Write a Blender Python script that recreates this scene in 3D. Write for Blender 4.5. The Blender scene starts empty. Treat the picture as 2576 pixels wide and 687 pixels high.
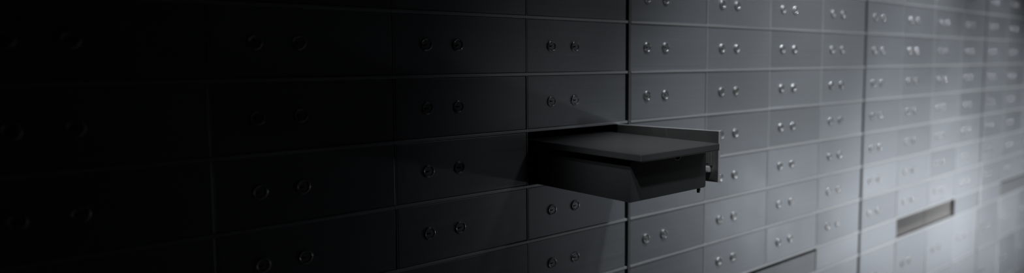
import bpy, bmesh, math, random
from mathutils import Vector, Matrix
random.seed(7)
C = bpy.context.scene.collection
sc = bpy.context.scene

# ------------------------------------------------------------------ measures
W = 0.26                      # column pitch of the nest of boxes (10 in + frame)
H = 0.39271 * W               # row pitch
Z0 = 1.675                    # height of the row line numbered 0
EYE = Z0 - 0.66486 * W
DEPTH = 0.55
def ZR(r): return Z0 - r * H
ROWS = [-1, 0, 1, 2, 3, 4, 5, 6, 7, 7.72, 9.52, 11.4, 13.2, 14.95]
RAIL = 0.0052
STILE = 0.0072

# ------------------------------------------------------------------ materials
def new_mat(name):
    m = bpy.data.materials.new(name); m.use_nodes = True
    nt = m.node_tree; b = nt.nodes['Principled BSDF']
    return m, nt, b

def steel(name, col, rough, aniso=0.55, bump=0.02, var=0.07, metallic=1.0, grain=(2.5, 300, 420), tone_var=0.0):
    m, nt, b = new_mat(name)
    N = nt.nodes; L = nt.links
    tc = N.new('ShaderNodeTexCoord'); oi = N.new('ShaderNodeObjectInfo')
    off = N.new('ShaderNodeVectorMath'); off.operation = 'MULTIPLY_ADD'
    cb = N.new('ShaderNodeCombineXYZ')
    for i in range(3): L.new(oi.outputs['Random'], cb.inputs[i])
    off.inputs[1].default_value = (9, 7, 5)
    L.new(cb.outputs[0], off.inputs[0]); L.new(tc.outputs['Object'], off.inputs[2])
    mp = N.new('ShaderNodeMapping'); mp.inputs['Scale'].default_value = grain
    L.new(off.outputs[0], mp.inputs[0])
    n1 = N.new('ShaderNodeTexNoise'); n1.inputs['Scale'].default_value = 1.0; n1.inputs['Detail'].default_value = 3
    L.new(mp.outputs[0], n1.inputs['Vector'])
    n2 = N.new('ShaderNodeTexNoise'); n2.inputs['Scale'].default_value = 7.0; n2.inputs['Detail'].default_value = 4
    L.new(off.outputs[0], n2.inputs['Vector'])
    # roughness = base + grain + smudges
    r1 = N.new('ShaderNodeMapRange'); r1.inputs['To Min'].default_value = rough - var; r1.inputs['To Max'].default_value = rough + var
    L.new(n2.outputs['Fac'], r1.inputs['Value'])
    r2 = N.new('ShaderNodeMath'); r2.operation = 'MULTIPLY_ADD'; r2.inputs[1].default_value = 0.10
    L.new(n1.outputs['Fac'], r2.inputs[0]); L.new(r1.outputs[0], r2.inputs[2])
    L.new(r2.outputs[0], b.inputs['Roughness'])
    mx = N.new('ShaderNodeMix'); mx.data_type = 'RGBA'
    mx.inputs['A'].default_value = (*[c * 0.86 for c in col], 1); mx.inputs['B'].default_value = (*[min(1, c * 1.12) for c in col], 1)
    L.new(n1.outputs['Fac'], mx.inputs['Factor'])
    tone = N.new('ShaderNodeMapRange'); tone.inputs['To Min'].default_value = 1 - tone_var; tone.inputs['To Max'].default_value = 1 + tone_var
    L.new(oi.outputs['Random'], tone.inputs['Value'])
    sc_ = N.new('ShaderNodeVectorMath'); sc_.operation = 'SCALE'
    L.new(mx.outputs['Result'], sc_.inputs[0]); L.new(tone.outputs[0], sc_.inputs['Scale']); L.new(sc_.outputs[0], b.inputs['Base Color'])
    b.inputs['Metallic'].default_value = metallic
    b.inputs['Anisotropic'].default_value = aniso
    if aniso > 0:
        tg = N.new('ShaderNodeCombineXYZ'); tg.inputs[2].default_value = 1.0   # brushed along the wall: rough across the grain
        L.new(tg.outputs[0], b.inputs['Tangent'])
    bp = N.new('ShaderNodeBump'); bp.inputs['Strength'].default_value = bump; bp.inputs['Distance'].default_value = 0.001
    L.new(n1.outputs['Fac'], bp.inputs['Height']); L.new(bp.outputs[0], b.inputs['Normal'])
    return m

def paint(name, col, rough, spec=0.5, bump=0.03, scale=220, var=0.1, metallic=0.0):
    m, nt, b = new_mat(name)
    N = nt.nodes; L = nt.links
    tc = N.new('ShaderNodeTexCoord')
    n1 = N.new('ShaderNodeTexNoise'); n1.inputs['Scale'].default_value = scale; n1.inputs['Detail'].default_value = 3
    L.new(tc.outputs['Object'], n1.inputs['Vector'])
    mx = N.new('ShaderNodeMix'); mx.data_type = 'RGBA'
    mx.inputs['A'].default_value = (*[c * (1 - var) for c in col], 1); mx.inputs['B'].default_value = (*[c * (1 + var) for c in col], 1)
    L.new(n1.outputs['Fac'], mx.inputs['Factor']); L.new(mx.outputs['Result'], b.inputs['Base Color'])
    b.inputs['Roughness'].default_value = rough; b.inputs['Metallic'].default_value = metallic
    b.inputs['Specular IOR Level'].default_value = spec
    bp = N.new('ShaderNodeBump'); bp.inputs['Strength'].default_value = bump; bp.inputs['Distance'].default_value = 0.0005
    L.new(n1.outputs['Fac'], bp.inputs['Height']); L.new(bp.outputs[0], b.inputs['Normal'])
    return m

M_door = steel('brushed_steel_door', (0.515, 0.535, 0.575), 0.40, aniso=0.6, metallic=0.8, tone_var=0.10)
M_rail = steel('rail_steel_glint', (0.90, 0.93, 0.985), 0.42, aniso=0.6, bump=0.01, metallic=0.78)  # paler than the doors: highlights on rails and edging put into the colour
M_inner = steel('inner_door_steel', (0.38, 0.38, 0.375), 0.36, aniso=0.0, bump=0.02, metallic=0.85, grain=(40, 40, 40))
M_edge = steel('door_edge_steel', (0.86, 0.87, 0.88), 0.45, aniso=0.0, bump=0.01, metallic=0.2)
M_lock = steel('lock_nickel', (0.80, 0.81, 0.83), 0.14, aniso=0.0, bump=0.0, var=0.02, metallic=0.78)
M_core = steel('lock_core', (0.46, 0.465, 0.48), 0.36, aniso=0.0, bump=0.0, metallic=0.85)
M_groove = paint('lock_groove_dark', (0.06, 0.06, 0.062), 0.5)
M_black = paint('keyhole_black', (0.006, 0.006, 0.006), 0.8, spec=0.1)
M_carc = paint('carcass_dark_paint', (0.075, 0.07, 0.065), 0.55)
M_shelf = steel('shelf_steel', (0.40, 0.41, 0.43), 0.40, aniso=0.6, metallic=0.8)
M_brown = paint('slot_brown_paint', (0.235, 0.215, 0.208), 0.55)
M_tin = paint('tin_grey_paint', (0.083, 0.085, 0.088), 0.42, bump=0.05)
M_lid = paint('lid_grey_paint', (0.092, 0.094, 0.095), 0.36, bump=0.04)
M_rim = steel('bare_rim_and_lip_glint', (0.75, 0.72, 0.66), 0.25, aniso=0.0, bump=0.0)  # bare notch rim, also the highlight strip under the lid's lip
M_floor = paint('floor_tile', (0.12, 0.12, 0.125), 0.35, scale=6)
M_plaster = paint('dark_plaster', (0.05, 0.05, 0.052), 0.8, scale=30)

# ------------------------------------------------------------------ mesh helpers
def box(bm, x0, x1, y0, y1, z0, z1, bev=0.0, seg=2, mi=0):
    vs = [bm.verts.new((x, y, z)) for x in (x0, x1) for y in (y0, y1) for z in (z0, z1)]
    f = [(0,1,3,2),(4,6,7,5),(0,4,5,1),(2,3,7,6),(0,2,6,4),(1,5,7,3)]
    fs = [bm.faces.new([vs[i] for i in q]) for q in f]
    for q in fs: q.material_index = mi
    if bev > 0:
        es = list({e for q in fs for e in q.edges})
        r = bmesh.ops.bevel(bm, geom=es, offset=bev, segments=seg, affect='EDGES', profile=0.5)
        for q in r['faces']: q.material_index = mi
    return fs

def mesh(name, bm, mats, smooth=False):
    bmesh.ops.recalc_face_normals(bm, faces=bm.faces[:])
    me = bpy.data.meshes.new(name); bm.to_mesh(me); bm.free()
    for m in (mats if isinstance(mats, (list, tuple)) else [mats]): me.materials.append(m)
    if smooth:
        for p in me.polygons: p.use_smooth = True
        try: me.set_sharp_from_angle(angle=math.radians(28))
        except Exception: pass
    return me

def obj(name, me, parent=None, loc=(0, 0, 0), rot=(0, 0, 0)):
    o = bpy.data.objects.new(name, me); C.objects.link(o)
    o.parent = parent; o.location = loc; o.rotation_euler = rot
    return o

def thing(name, label, cat, loc, group=None):
    o = bpy.data.objects.new(name, None); C.objects.link(o); o.location = loc
    o.empty_display_size = 0.1
    o['label'] = label; o['category'] = cat
    if group: o['group'] = group
    return o

def lathe(bm, prof, seg=28, mi=None):
    """profile of (radius, y) about the y axis, y negative = towards the viewer"""
    rings = []
    for r, y in prof:
        rings.append([bm.verts.new((r * math.cos(2*math.pi*i/seg), y, r * math.sin(2*math.pi*i/seg))) for i in range(seg)])
    for k in range(len(rings) - 1):
        for i in range(seg):
            f = bm.faces.new((rings[k][i], rings[k][(i+1) % seg], rings[k+1][(i+1) % seg], rings[k+1][i]))
            if mi: f.material_index = mi[k]
    return rings

# ------------------------------------------------------------------ cylinder lock (face ring, groove, core with keyhole)
def lock_mesh(name, key_angle):
    bm = bmesh.new()
    R = 0.0106
    rt, rm = 0.825, 0.165                                      # rounded collar
    prof = [(R, 0.0), (R*0.995, -0.0003)]
    for i in range(13):
        a = math.pi * i / 12
        prof.append((R*(rt + rm*math.cos(a)), -0.0008 - 1.15*R*rm*math.sin(a)))
    prof += [(R*0.655, -0.0004), (R*0.63, -0.0004), (R*0.625, -0.0016), (R*0.615, -0.0018), (R*0.605, -0.0019)]
    mi = [1, 0] + [0]*12 + [1, 1, 3, 3, 3]
    rings = lathe(bm, prof, 32, mi)
    # flat front of the core with a real keyhole cut through it
    yf = -0.0019
    kh = []
    hw = 0.00105
    outline = [(-0.0061, -hw), (-0.0034, -hw*1.5), (-0.0018, -hw), (0.0000, -hw*0.9), (0.0008, -hw*0.2), (0.0008, hw*1.4), (0.0000, hw*1.5),
               (-0.0008, hw*0.7), (-0.0026, hw), (-0.0061, hw)]
    ca, sa = math.cos(key_angle), math.sin(key_angle)
    for x, z in outline:
        kh.append(bm.verts.new((x*ca - z*sa, yf, x*sa + z*ca)))
    n = len(kh)
    edges = [bm.edges.new((kh[i], kh[(i+1) % n])) for i in range(n)]
    last = rings[-1]
    oe = []
    for i in range(len(last)):
        e = bm.edges.get((last[i], last[(i+1) % len(last)])); oe.append(e)
    for f in bmesh.ops.triangle_fill(bm, use_beauty=True, use_dissolve=False, edges=edges + oe)['geom']:
        if isinstance(f, bmesh.types.BMFace): f.material_index = 3
    kb = [bm.verts.new((v.co.x, -0.0001, v.co.z)) for v in kh]
    for i in range(n):
        f = bm.faces.new((kh[i], kh[(i+1) % n], kb[(i+1) % n], kb[i])); f.material_index = 2
    f = bm.faces.new(kb); f.material_index = 2
    # small dark stop notch at the right of the core
    box(bm, R*0.60, R*0.66, -0.00195, -0.0003, -0.0012, 0.0012, mi=2)
    return mesh(name, bm, [M_lock, M_groove, M_black, M_core], smooth=True)
LOCKS = [lock_mesh('cylinder_lock', a) for a in (0.0, 0.12, -0.15, math.radians(-62), 0.35)]

# ------------------------------------------------------------------ door slabs
_door_cache = {}
def door_mesh(w, h, t=0.009):
    k = (round(w, 4), round(h, 4))
    if k not in _door_cache:
        bm = bmesh.new()
        box(bm, -w/2, w/2, 0, t, -h/2, h/2, bev=0.0009, seg=2)
        _door_cache[k] = mesh('door', bm, [M_door])
    return _door_cache[k]

LX = (0.22, 0.445)
def add_locks(door, cx, col_x, sgn_y=0.0, rng=random):
    for fx in LX:
        me = rng.choices(LOCKS, weights=(6, 3, 3, 0.8, 0.8))[0]
        o = obj('lock', me, door, (col_x + fx * W - cx, sgn_y, 0.0))
    return

# ------------------------------------------------------------------ one cabinet: a nest of four columns
OPEN = (-1, 3, 4)      # bay, column, row of the opened compartment (row 3 to 4)
def colx(c):           # column lines inside a bay, in metres from its left edge
    return c * W
def cabinet(b, label):
    x0 = (4 * b + 0.009 * b) * W
    root = thing('deposit_box_cabinet', label, 'cabinet', (x0, 0, 0), 'nests of steel deposit boxes along the vault wall')
    rng = random.Random(100 + b)
    EW = 0.0016 if b < 0 else 0.0030        # width of the partition edging
    BW = 4 * W + 0.009 * W
    top, bot = ZR(ROWS[0]), ZR(ROWS[-1])
    # carcass: sides, back, top, plinth, shelves and partitions as sheets, hollow inside
    bm = bmesh.new()
    s = 0.0012
    yf = 0.0012
    box(bm, s, 0.0035, yf, DEPTH, 0.1, top + 0.004)                       # left side
    box(bm, BW - 0.0030, BW - s, 0.006, DEPTH, 0.1, top + 0.004)          # right side
    box(bm, 0.0035, BW - 0.003, DEPTH - 0.003, DEPTH, 0.1, top + 0.004)   # back
    box(bm, 0.0035, BW - 0.003, 0.0, DEPTH, top + 0.0005, top + 0.004)    # top
    box(bm, 0.0035, BW - 0.003, 0.0, DEPTH, 0.1, bot - 0.002)             # bottom
    for k, r in enumerate(ROWS[1:-1]):
        box(bm, 0.0035, BW - 0.003, 0.004, DEPTH - 0.003, ZR(r) - 0.001, ZR(r) + 0.001)
    for k in range(len(ROWS) - 1):
        z1, z0 = ZR(ROWS[k]) - 0.0015, ZR(ROWS[k+1]) + 0.0015
        slot = ROWS[k] == 7
        for c in (1, 2, 3):
            if slot and c == 2: continue
            box(bm, colx(c) - 0.0011, colx(c) + 0.0011, 0.0006, DEPTH - 0.003, z0, z1)
    obj('carcass', mesh('carcass', bm, [M_carc]), root)
    # front edges of the partitions: one folded strip per column line, its glint in the pale colour
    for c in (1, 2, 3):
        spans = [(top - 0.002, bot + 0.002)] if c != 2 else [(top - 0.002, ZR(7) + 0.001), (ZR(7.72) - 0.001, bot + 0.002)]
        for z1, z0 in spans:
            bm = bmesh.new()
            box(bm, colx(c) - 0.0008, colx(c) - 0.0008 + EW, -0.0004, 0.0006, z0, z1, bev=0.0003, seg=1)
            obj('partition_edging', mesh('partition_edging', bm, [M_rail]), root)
    # plinth
    bm = bmesh.new(); box(bm, s, BW - s, 0.03, DEPTH, 0.0, 0.1)
    obj('plinth', mesh('plinth', bm, [M_carc]), root)
    # stile at the left edge, full height
    bm = bmesh.new(); box(bm, s, STILE, -0.0012, 0.004, 0.1, top + 0.004, bev=0.0012)
    obj('stile', mesh('stile', bm, [M_shelf]), root)
    # rails
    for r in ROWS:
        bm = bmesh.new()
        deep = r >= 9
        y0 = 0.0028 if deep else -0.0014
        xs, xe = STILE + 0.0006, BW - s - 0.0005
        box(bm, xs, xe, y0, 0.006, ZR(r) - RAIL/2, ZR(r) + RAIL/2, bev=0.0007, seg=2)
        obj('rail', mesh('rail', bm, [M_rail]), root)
    # doors
    for k in range(len(ROWS) - 1):
        za, zb = ZR(ROWS[k]) - RAIL/2 - 0.0008, ZR(ROWS[k+1]) + RAIL/2 + 0.0008
        h = za - zb; zc = (za + zb) / 2
        for c in range(4):
            xa = STILE + 0.0012 if c == 0 else colx(c) - 0.0003 + EW
            xb = BW - s - 0.0060 if c == 3 else colx(c + 1) - 0.0019
            w = xb - xa; xc = (xa + xb) / 2
            rx = math.radians(rng.gauss(0, 0.16)); rz = math.radians(max(-0.45, min(0.45, rng.gauss(0, 0.2))))
            if ROWS[k] == 7:
                if c in (0, 3):
                    obj('filler_panel', door_mesh(w, h), root, (xc, 0, zc), (rx, 0, rz))
                continue
            if (b, c, ROWS[k]) == (OPEN[0], OPEN[1], 3): continue
            d = obj('door', door_mesh(w, h), root, (xc, 0, zc), (rx, 0, rz))
            add_locks(d, xc, colx(c), 0.0, rng)
    # the low writing shelf in the middle of the narrow row
    za, zb = ZR(7) - RAIL/2, ZR(7.72) + RAIL/2
    xa, xb = colx(1) + 0.0016, colx(3) - 0.0016
    if b == 1:      # this one stands pushed back: an open slot lined in brown
        yb = 0.012
        bm = bmesh.new()
        box(bm, xa, xb, yb, yb + 0.004, zb + 0.0005, za - 0.0005)
        box(bm, xb - 0.0012, xb, 0.004, yb, zb + 0.0005, za - 0.0005)
        box(bm, xa, xa + 0.0012, 0.004, yb, zb + 0.0005, za - 0.0005)
        box(bm, colx(2) + 0.003, xb - 0.0014, yb - 0.0012, yb - 0.0001, zb + 0.001, za - 0.001)
        obj('slot_lining', mesh('slot_lining', bm, [M_brown]), root)['label'] = 'brown lining of the open slot'
    else:
        bm = bmesh.new()
        box(bm, xa + 0.0002, xb - 0.0002, 0.0015, 0.24, zb + 0.0008, za - 0.0085, bev=0.0008)
        obj('pull_out_shelf', mesh('pull_out_shelf', bm, [M_shelf]), root)
    return root

cab = {}
cab[-1] = cabinet(-1, 'leftmost steel deposit box cabinet, in deep shadow, one door swung open')
cab[0] = cabinet(0, 'steel deposit box cabinet just right of the open door, keyholes still readable')
cab[1] = cabinet(1, 'blurred bright steel deposit box cabinet with the brown open slot near its bottom')
cab[2] = cabinet(2, 'farthest steel deposit box cabinet at the right edge, most blurred of the row')

# ------------------------------------------------------------------ the opened door
root = cab[-1]
rx0 = root.location.x
hinge = Vector((-0.098 * W, -0.0010, 0)); end = Vector((0.062 * W, -0.852 * W, 0))
LW = (end - hinge).length
phi = math.atan2(-(end - hinge).y, -(end - hinge).x)
dh = 0.93 * H
zc = ZR(3.492)
bm = bmesh.new()
box(bm, -LW, 0, 0, 0.0088, -dh/2, dh/2, bev=0.0008)
for f in bm.faces:
    c = f.calc_center_median()
    if c.y > 0.0080: f.material_index = 1
    elif c.y > 0.0004: f.material_index = 2
od = obj('door', mesh('open_door', bm, [M_door, M_inner, M_edge]), root, (hinge.x - rx0, hinge.y, zc), (0, 0, phi))
od['label'] = 'door swung wide open, its dull inner face showing'
for fx in LX:
    obj('lock', LOCKS[0], od, (-LW + fx * W - 0.02 * W, 0, 0))
# backing plate, lock case and bolt on the inner face
def lz(r): return ZR(r) - zc
bm = bmesh.new()
box(bm, -LW + 0.42*W, -0.03*W, 0.0088, 0.0100, -dh/2 + 0.0005, dh/2 - 0.0005, bev=0.0004)
obj('backing_plate', mesh('backing_plate', bm, [M_inner]), od)
bm = bmesh.new()
box(bm, -LW + 0.040*W, -LW + 0.18*W, 0.0088, 0.0155, lz(3.66), lz(3.30), bev=0.0010)
box(bm, -LW + 0.060*W, -LW + 0.10*W, 0.0155, 0.0170, lz(3.62), lz(3.34), bev=0.0005)
obj('lock_case', mesh('lock_case', bm, [M_inner]), od)
bm = bmesh.new()
box(bm, -LW + 0.052*W, -LW + 0.13*W, 0.0088, 0.0185, lz(3.785), lz(3.665), bev=0.0022, seg=3)
obj('bolt', mesh('bolt', bm, [M_edge]), od)['label'] = 'bright bolt under the lock case'
# hinge arm between jamb and door
bm = bmesh.new()
box(bm, -0.098*W, -0.02*W, 0.010, 0.013, -0.02, 0.02, bev=0.0008)
obj('hinge', mesh('hinge', bm, [M_inner]), root, (-rx0, 0, zc))

# ------------------------------------------------------------------ the tin pulled out of its compartment
tin = thing('deposit_tin', 'dark grey metal tin with flat lid, pulled halfway out of its compartment', 'box',
            (-0.55 * W, -0.45 * W, ZR(4) + RAIL/2 + 0.0004))
tin.rotation_euler = (0, 0, math.radians(1.0))
tx, ty, tz = tin.location
zt_body = ZR(3.30) - tz
xl, xr = -0.925 * W - tx, -0.162 * W - tx
yfr, ybk = -0.897 * W - ty, 0.95 * W - ty
def tin_body():
    bm = bmesh.new()
    t = 0.0014
    box(bm, xl, xr, yfr + t, ybk, 0, t)
    box(bm, xl, xl + t, yfr + t, ybk, t, zt_body)
    box(bm, xr - t, xr, yfr + t, ybk, t, zt_body)
    box(bm, xl + t, xr - t, ybk - t, ybk, t, zt_body)
    # front wall: outline with a half-round finger notch and rounded lower corners
    pts = []
    rc = 0.004
    for i in range(5):
        a = math.pi + i * math.pi / 8
        pts.append((xl + rc*0.2 + rc*0.2*math.cos(a), rc*0.2 + rc*0.2*math.sin(a)))
    for i in range(6):
        a = 1.5*math.pi + i * math.pi / 10
        pts.append((xr - rc + rc*math.cos(a), rc + rc*math.sin(a)))
    ztop = ZR(3.335) - tz
    pts.append((xr, ztop))
    nx, nr = NOTCH
    for i in range(13):
        a = -i * math.pi / 12
        pts.append((nx + nr*math.cos(a), ztop + 0.9*nr*math.sin(a)))
    pts.append((xl, ztop))
    A = [bm.verts.new((x, yfr, z)) for x, z in pts]; B = [bm.verts.new((x, yfr + t, z)) for x, z in pts]
    bm.faces.new(A); bm.faces.new(B[::-1])
    for i in range(len(pts)):
        j = (i + 1) % len(pts); bm.faces.new((A[i], B[i], B[j], A[j]))
    return bm
NOTCH = (-0.470 * W - tx, 0.034 * W)
body = obj('body', mesh('tin_body', tin_body(), [M_tin]), tin)
# bare metal rim of the finger notch
bm = bmesh.new()
ztop = ZR(3.335) - tz
prev = None
for i in range(17):
    a = -i * math.pi / 16
    ring = []
    for j in range(6):
        q = j * math.pi / 3
        rr = NOTCH[1] + 0.0006 * math.cos(q)
        ring.append(bm.verts.new((NOTCH[0] + rr*math.cos(a), yfr + 0.0006*math.sin(q) - 0.0001, ztop + 0.9*rr*math.sin(a))))
    if prev:
        for j in range(6): bm.faces.new((prev[j], prev[(j+1) % 6], ring[(j+1) % 6], ring[j]))
    prev = ring
obj('finger_notch_rim', mesh('notch_rim', bm, [M_rim]), body)
# lid: plate with a turned-down lip
bm = bmesh.new()
lz1 = ZR(3.175) - tz; lz0 = ZR(3.292) - tz
lxl, lxr = -0.957 * W - tx, -0.164 * W - tx
lyf, lyb = -1.012 * W - ty, 0.97 * W - ty
box(bm, lxl, lxr, lyf, lyb, lz0, lz1, bev=0.0016, seg=3)
lid = obj('lid', mesh('tin_lid', bm, [M_lid]), tin)
# pale strip standing for the highlight along the foot of the lid's lip
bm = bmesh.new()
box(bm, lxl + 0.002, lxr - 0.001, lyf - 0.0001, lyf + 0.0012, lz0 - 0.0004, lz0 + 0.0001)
obj('lip_highlight', mesh('lip_highlight', bm, [M_rim]), lid)['label'] = 'highlight along the foot of the lip'
# small hook hanging under the right corner
bm = bmesh.new()
hx = -0.215 * W - tx
box(bm, hx, hx + 0.0035, yfr + 0.004, yfr + 0.009, -0.0095, 0.0, bev=0.0004)
box(bm, hx + 0.0035, hx + 0.0062, yfr + 0.005, yfr + 0.008, -0.0061, -0.0025, bev=0.0006)
obj('hook', mesh('hook', bm, [M_tin]), body)

# ------------------------------------------------------------------ the room
def struct(name, x0, x1, y0, y1, z0, z1, m):
    bm = bmesh.new(); box(bm, x0, x1, y0, y1, z0, z1)
    o = obj(name, mesh(name, bm, [m])); o['kind'] = 'structure'; return o
XL, XR, YF, YB, ZT = -1.6, 6.5, -2.6, DEPTH + 0.005, 2.75
struct('floor', XL, XR, YF, YB, -0.05, 0.0, M_floor)
struct('ceiling', XL, XR, YF, YB, ZT, ZT + 0.05, M_plaster)
struct('wall_back', XL, XR, YB, YB + 0.1, 0.0, ZT, M_plaster)
struct('wall_right', XR, XR + 0.1, YF, YB, 0.0, ZT, M_plaster)
struct('wall_front', XL, XR, YF - 0.1, YF, 0.0, ZT, M_plaster)
struct('wall_left', XL - 0.1, XL, YF, YB, 0.0, ZT, M_plaster)

# ------------------------------------------------------------------ lights
def area(name, loc, target, sx, sy, energy, col=(1, 1, 1), shape='RECTANGLE', spread=180):
    l = bpy.data.lights.new(name, 'AREA'); l.energy = energy; l.color = col; l.shape = shape
    l.size = sx; l.size_y = sy; l.spread = math.radians(spread)
    o = bpy.data.objects.new(name, l); C.objects.link(o); o.location = loc
    o.rotation_euler = (Vector(target) - Vector(loc)).to_track_quat('-Z', 'Y').to_euler()
    return o
# LIGHTS BEGIN
COOL = (0.93, 0.97, 1.0)
def spot(name, loc, target, energy, size, rad=0.1, blend=1.0, col=COOL):
    l = bpy.data.lights.new(name, 'SPOT'); l.energy = energy; l.color = col
    l.spot_size = math.radians(size); l.spot_blend = blend; l.shadow_soft_size = rad
    o = bpy.data.objects.new(name, l); C.objects.link(o); o.location = loc
    o.rotation_euler = (Vector(target) - Vector(loc)).to_track_quat('-Z', 'Y').to_euler()
    return o
# unseen spots added high by the wall for glints on the locks
for lx, e in ((0.45, 42), (0.9, 46), (1.5, 84), (2.2, 42), (3.0, 40)):
    spot('wash_fill', (lx, -0.5, 2.6), (lx, -0.05, 1.2), e, 50, rad=0.05)
spot('spot_fill', (0.5, -1.4, 2.55), (0.15, 0, 1.3), 4.5, 38)  # unseen fill added for the dim doors around the open compartment
# unseen fill spots added across the aisle, without lamp bodies
for lx, lz, e in ((1.4, 1.2, 5.2), (4.0, 1.9, 18)):
    spot('aisle_fill', (lx, -2.3, lz), (lx * 0.45, 0, 1.2), e, 40)
# low unseen fill added further down the aisle to brighten the steel
for lx, tx, size, e in ((3.2, 0.4, 20, 13), (3.2, 1.6, 25, 57), (3.2, 2.4, 45, 116), (5.0, 2.4, 30, 20)):
    spot('low_fill', (lx, -1.7, 0.4), (tx, 0, 1.0), e, size)
# small unseen fill spots added on the opened box, from either side
spot('spot_fill', (0.2, -1.0, 2.6), (-0.13, -0.16, 1.3), 3, 14, rad=0.04)
spot('spot_fill', (-1.0, -1.0, 2.5), (-0.10, -0.18, 1.3), 21, 13, rad=0.04)
spot('spot_fill', (-0.8, -0.75, 2.6), (-0.10, -0.18, 1.3), 36, 13, rad=0.04)
# LIGHTS END
w = bpy.data.worlds.new('world'); sc.world = w; w.use_nodes = True
w.node_tree.nodes['Background'].inputs[0].default_value = (0, 0, 0, 1)

# ------------------------------------------------------------------ camera
cam = bpy.data.cameras.new('camera'); co = bpy.data.objects.new('camera', cam); C.objects.link(co)
co.location = (-4.00535 * W, -3.84175 * W, EYE)
co.rotation_euler = (math.pi/2 - 0.08066, 0, -0.74414)
cam.sensor_width = 36; cam.sensor_fit = 'HORIZONTAL'
cam.lens = 36 * 1766.15 / 2576
cam.shift_x = (1288 - 1470.10) / 2576
cam.shift_y = (285.725 - 343.5) / 2576
cam.clip_start = 0.02; cam.clip_end = 60
cam.dof.use_dof = True
cam.dof.focus_distance = 4.65 * W
cam.dof.aperture_fstop = 1.5
sc.camera = co
vs = sc.view_settings
vs.view_transform = 'Standard'; vs.look = 'None'; vs.gamma = 1; vs.use_curve_mapping = False
vs.exposure = 0.0
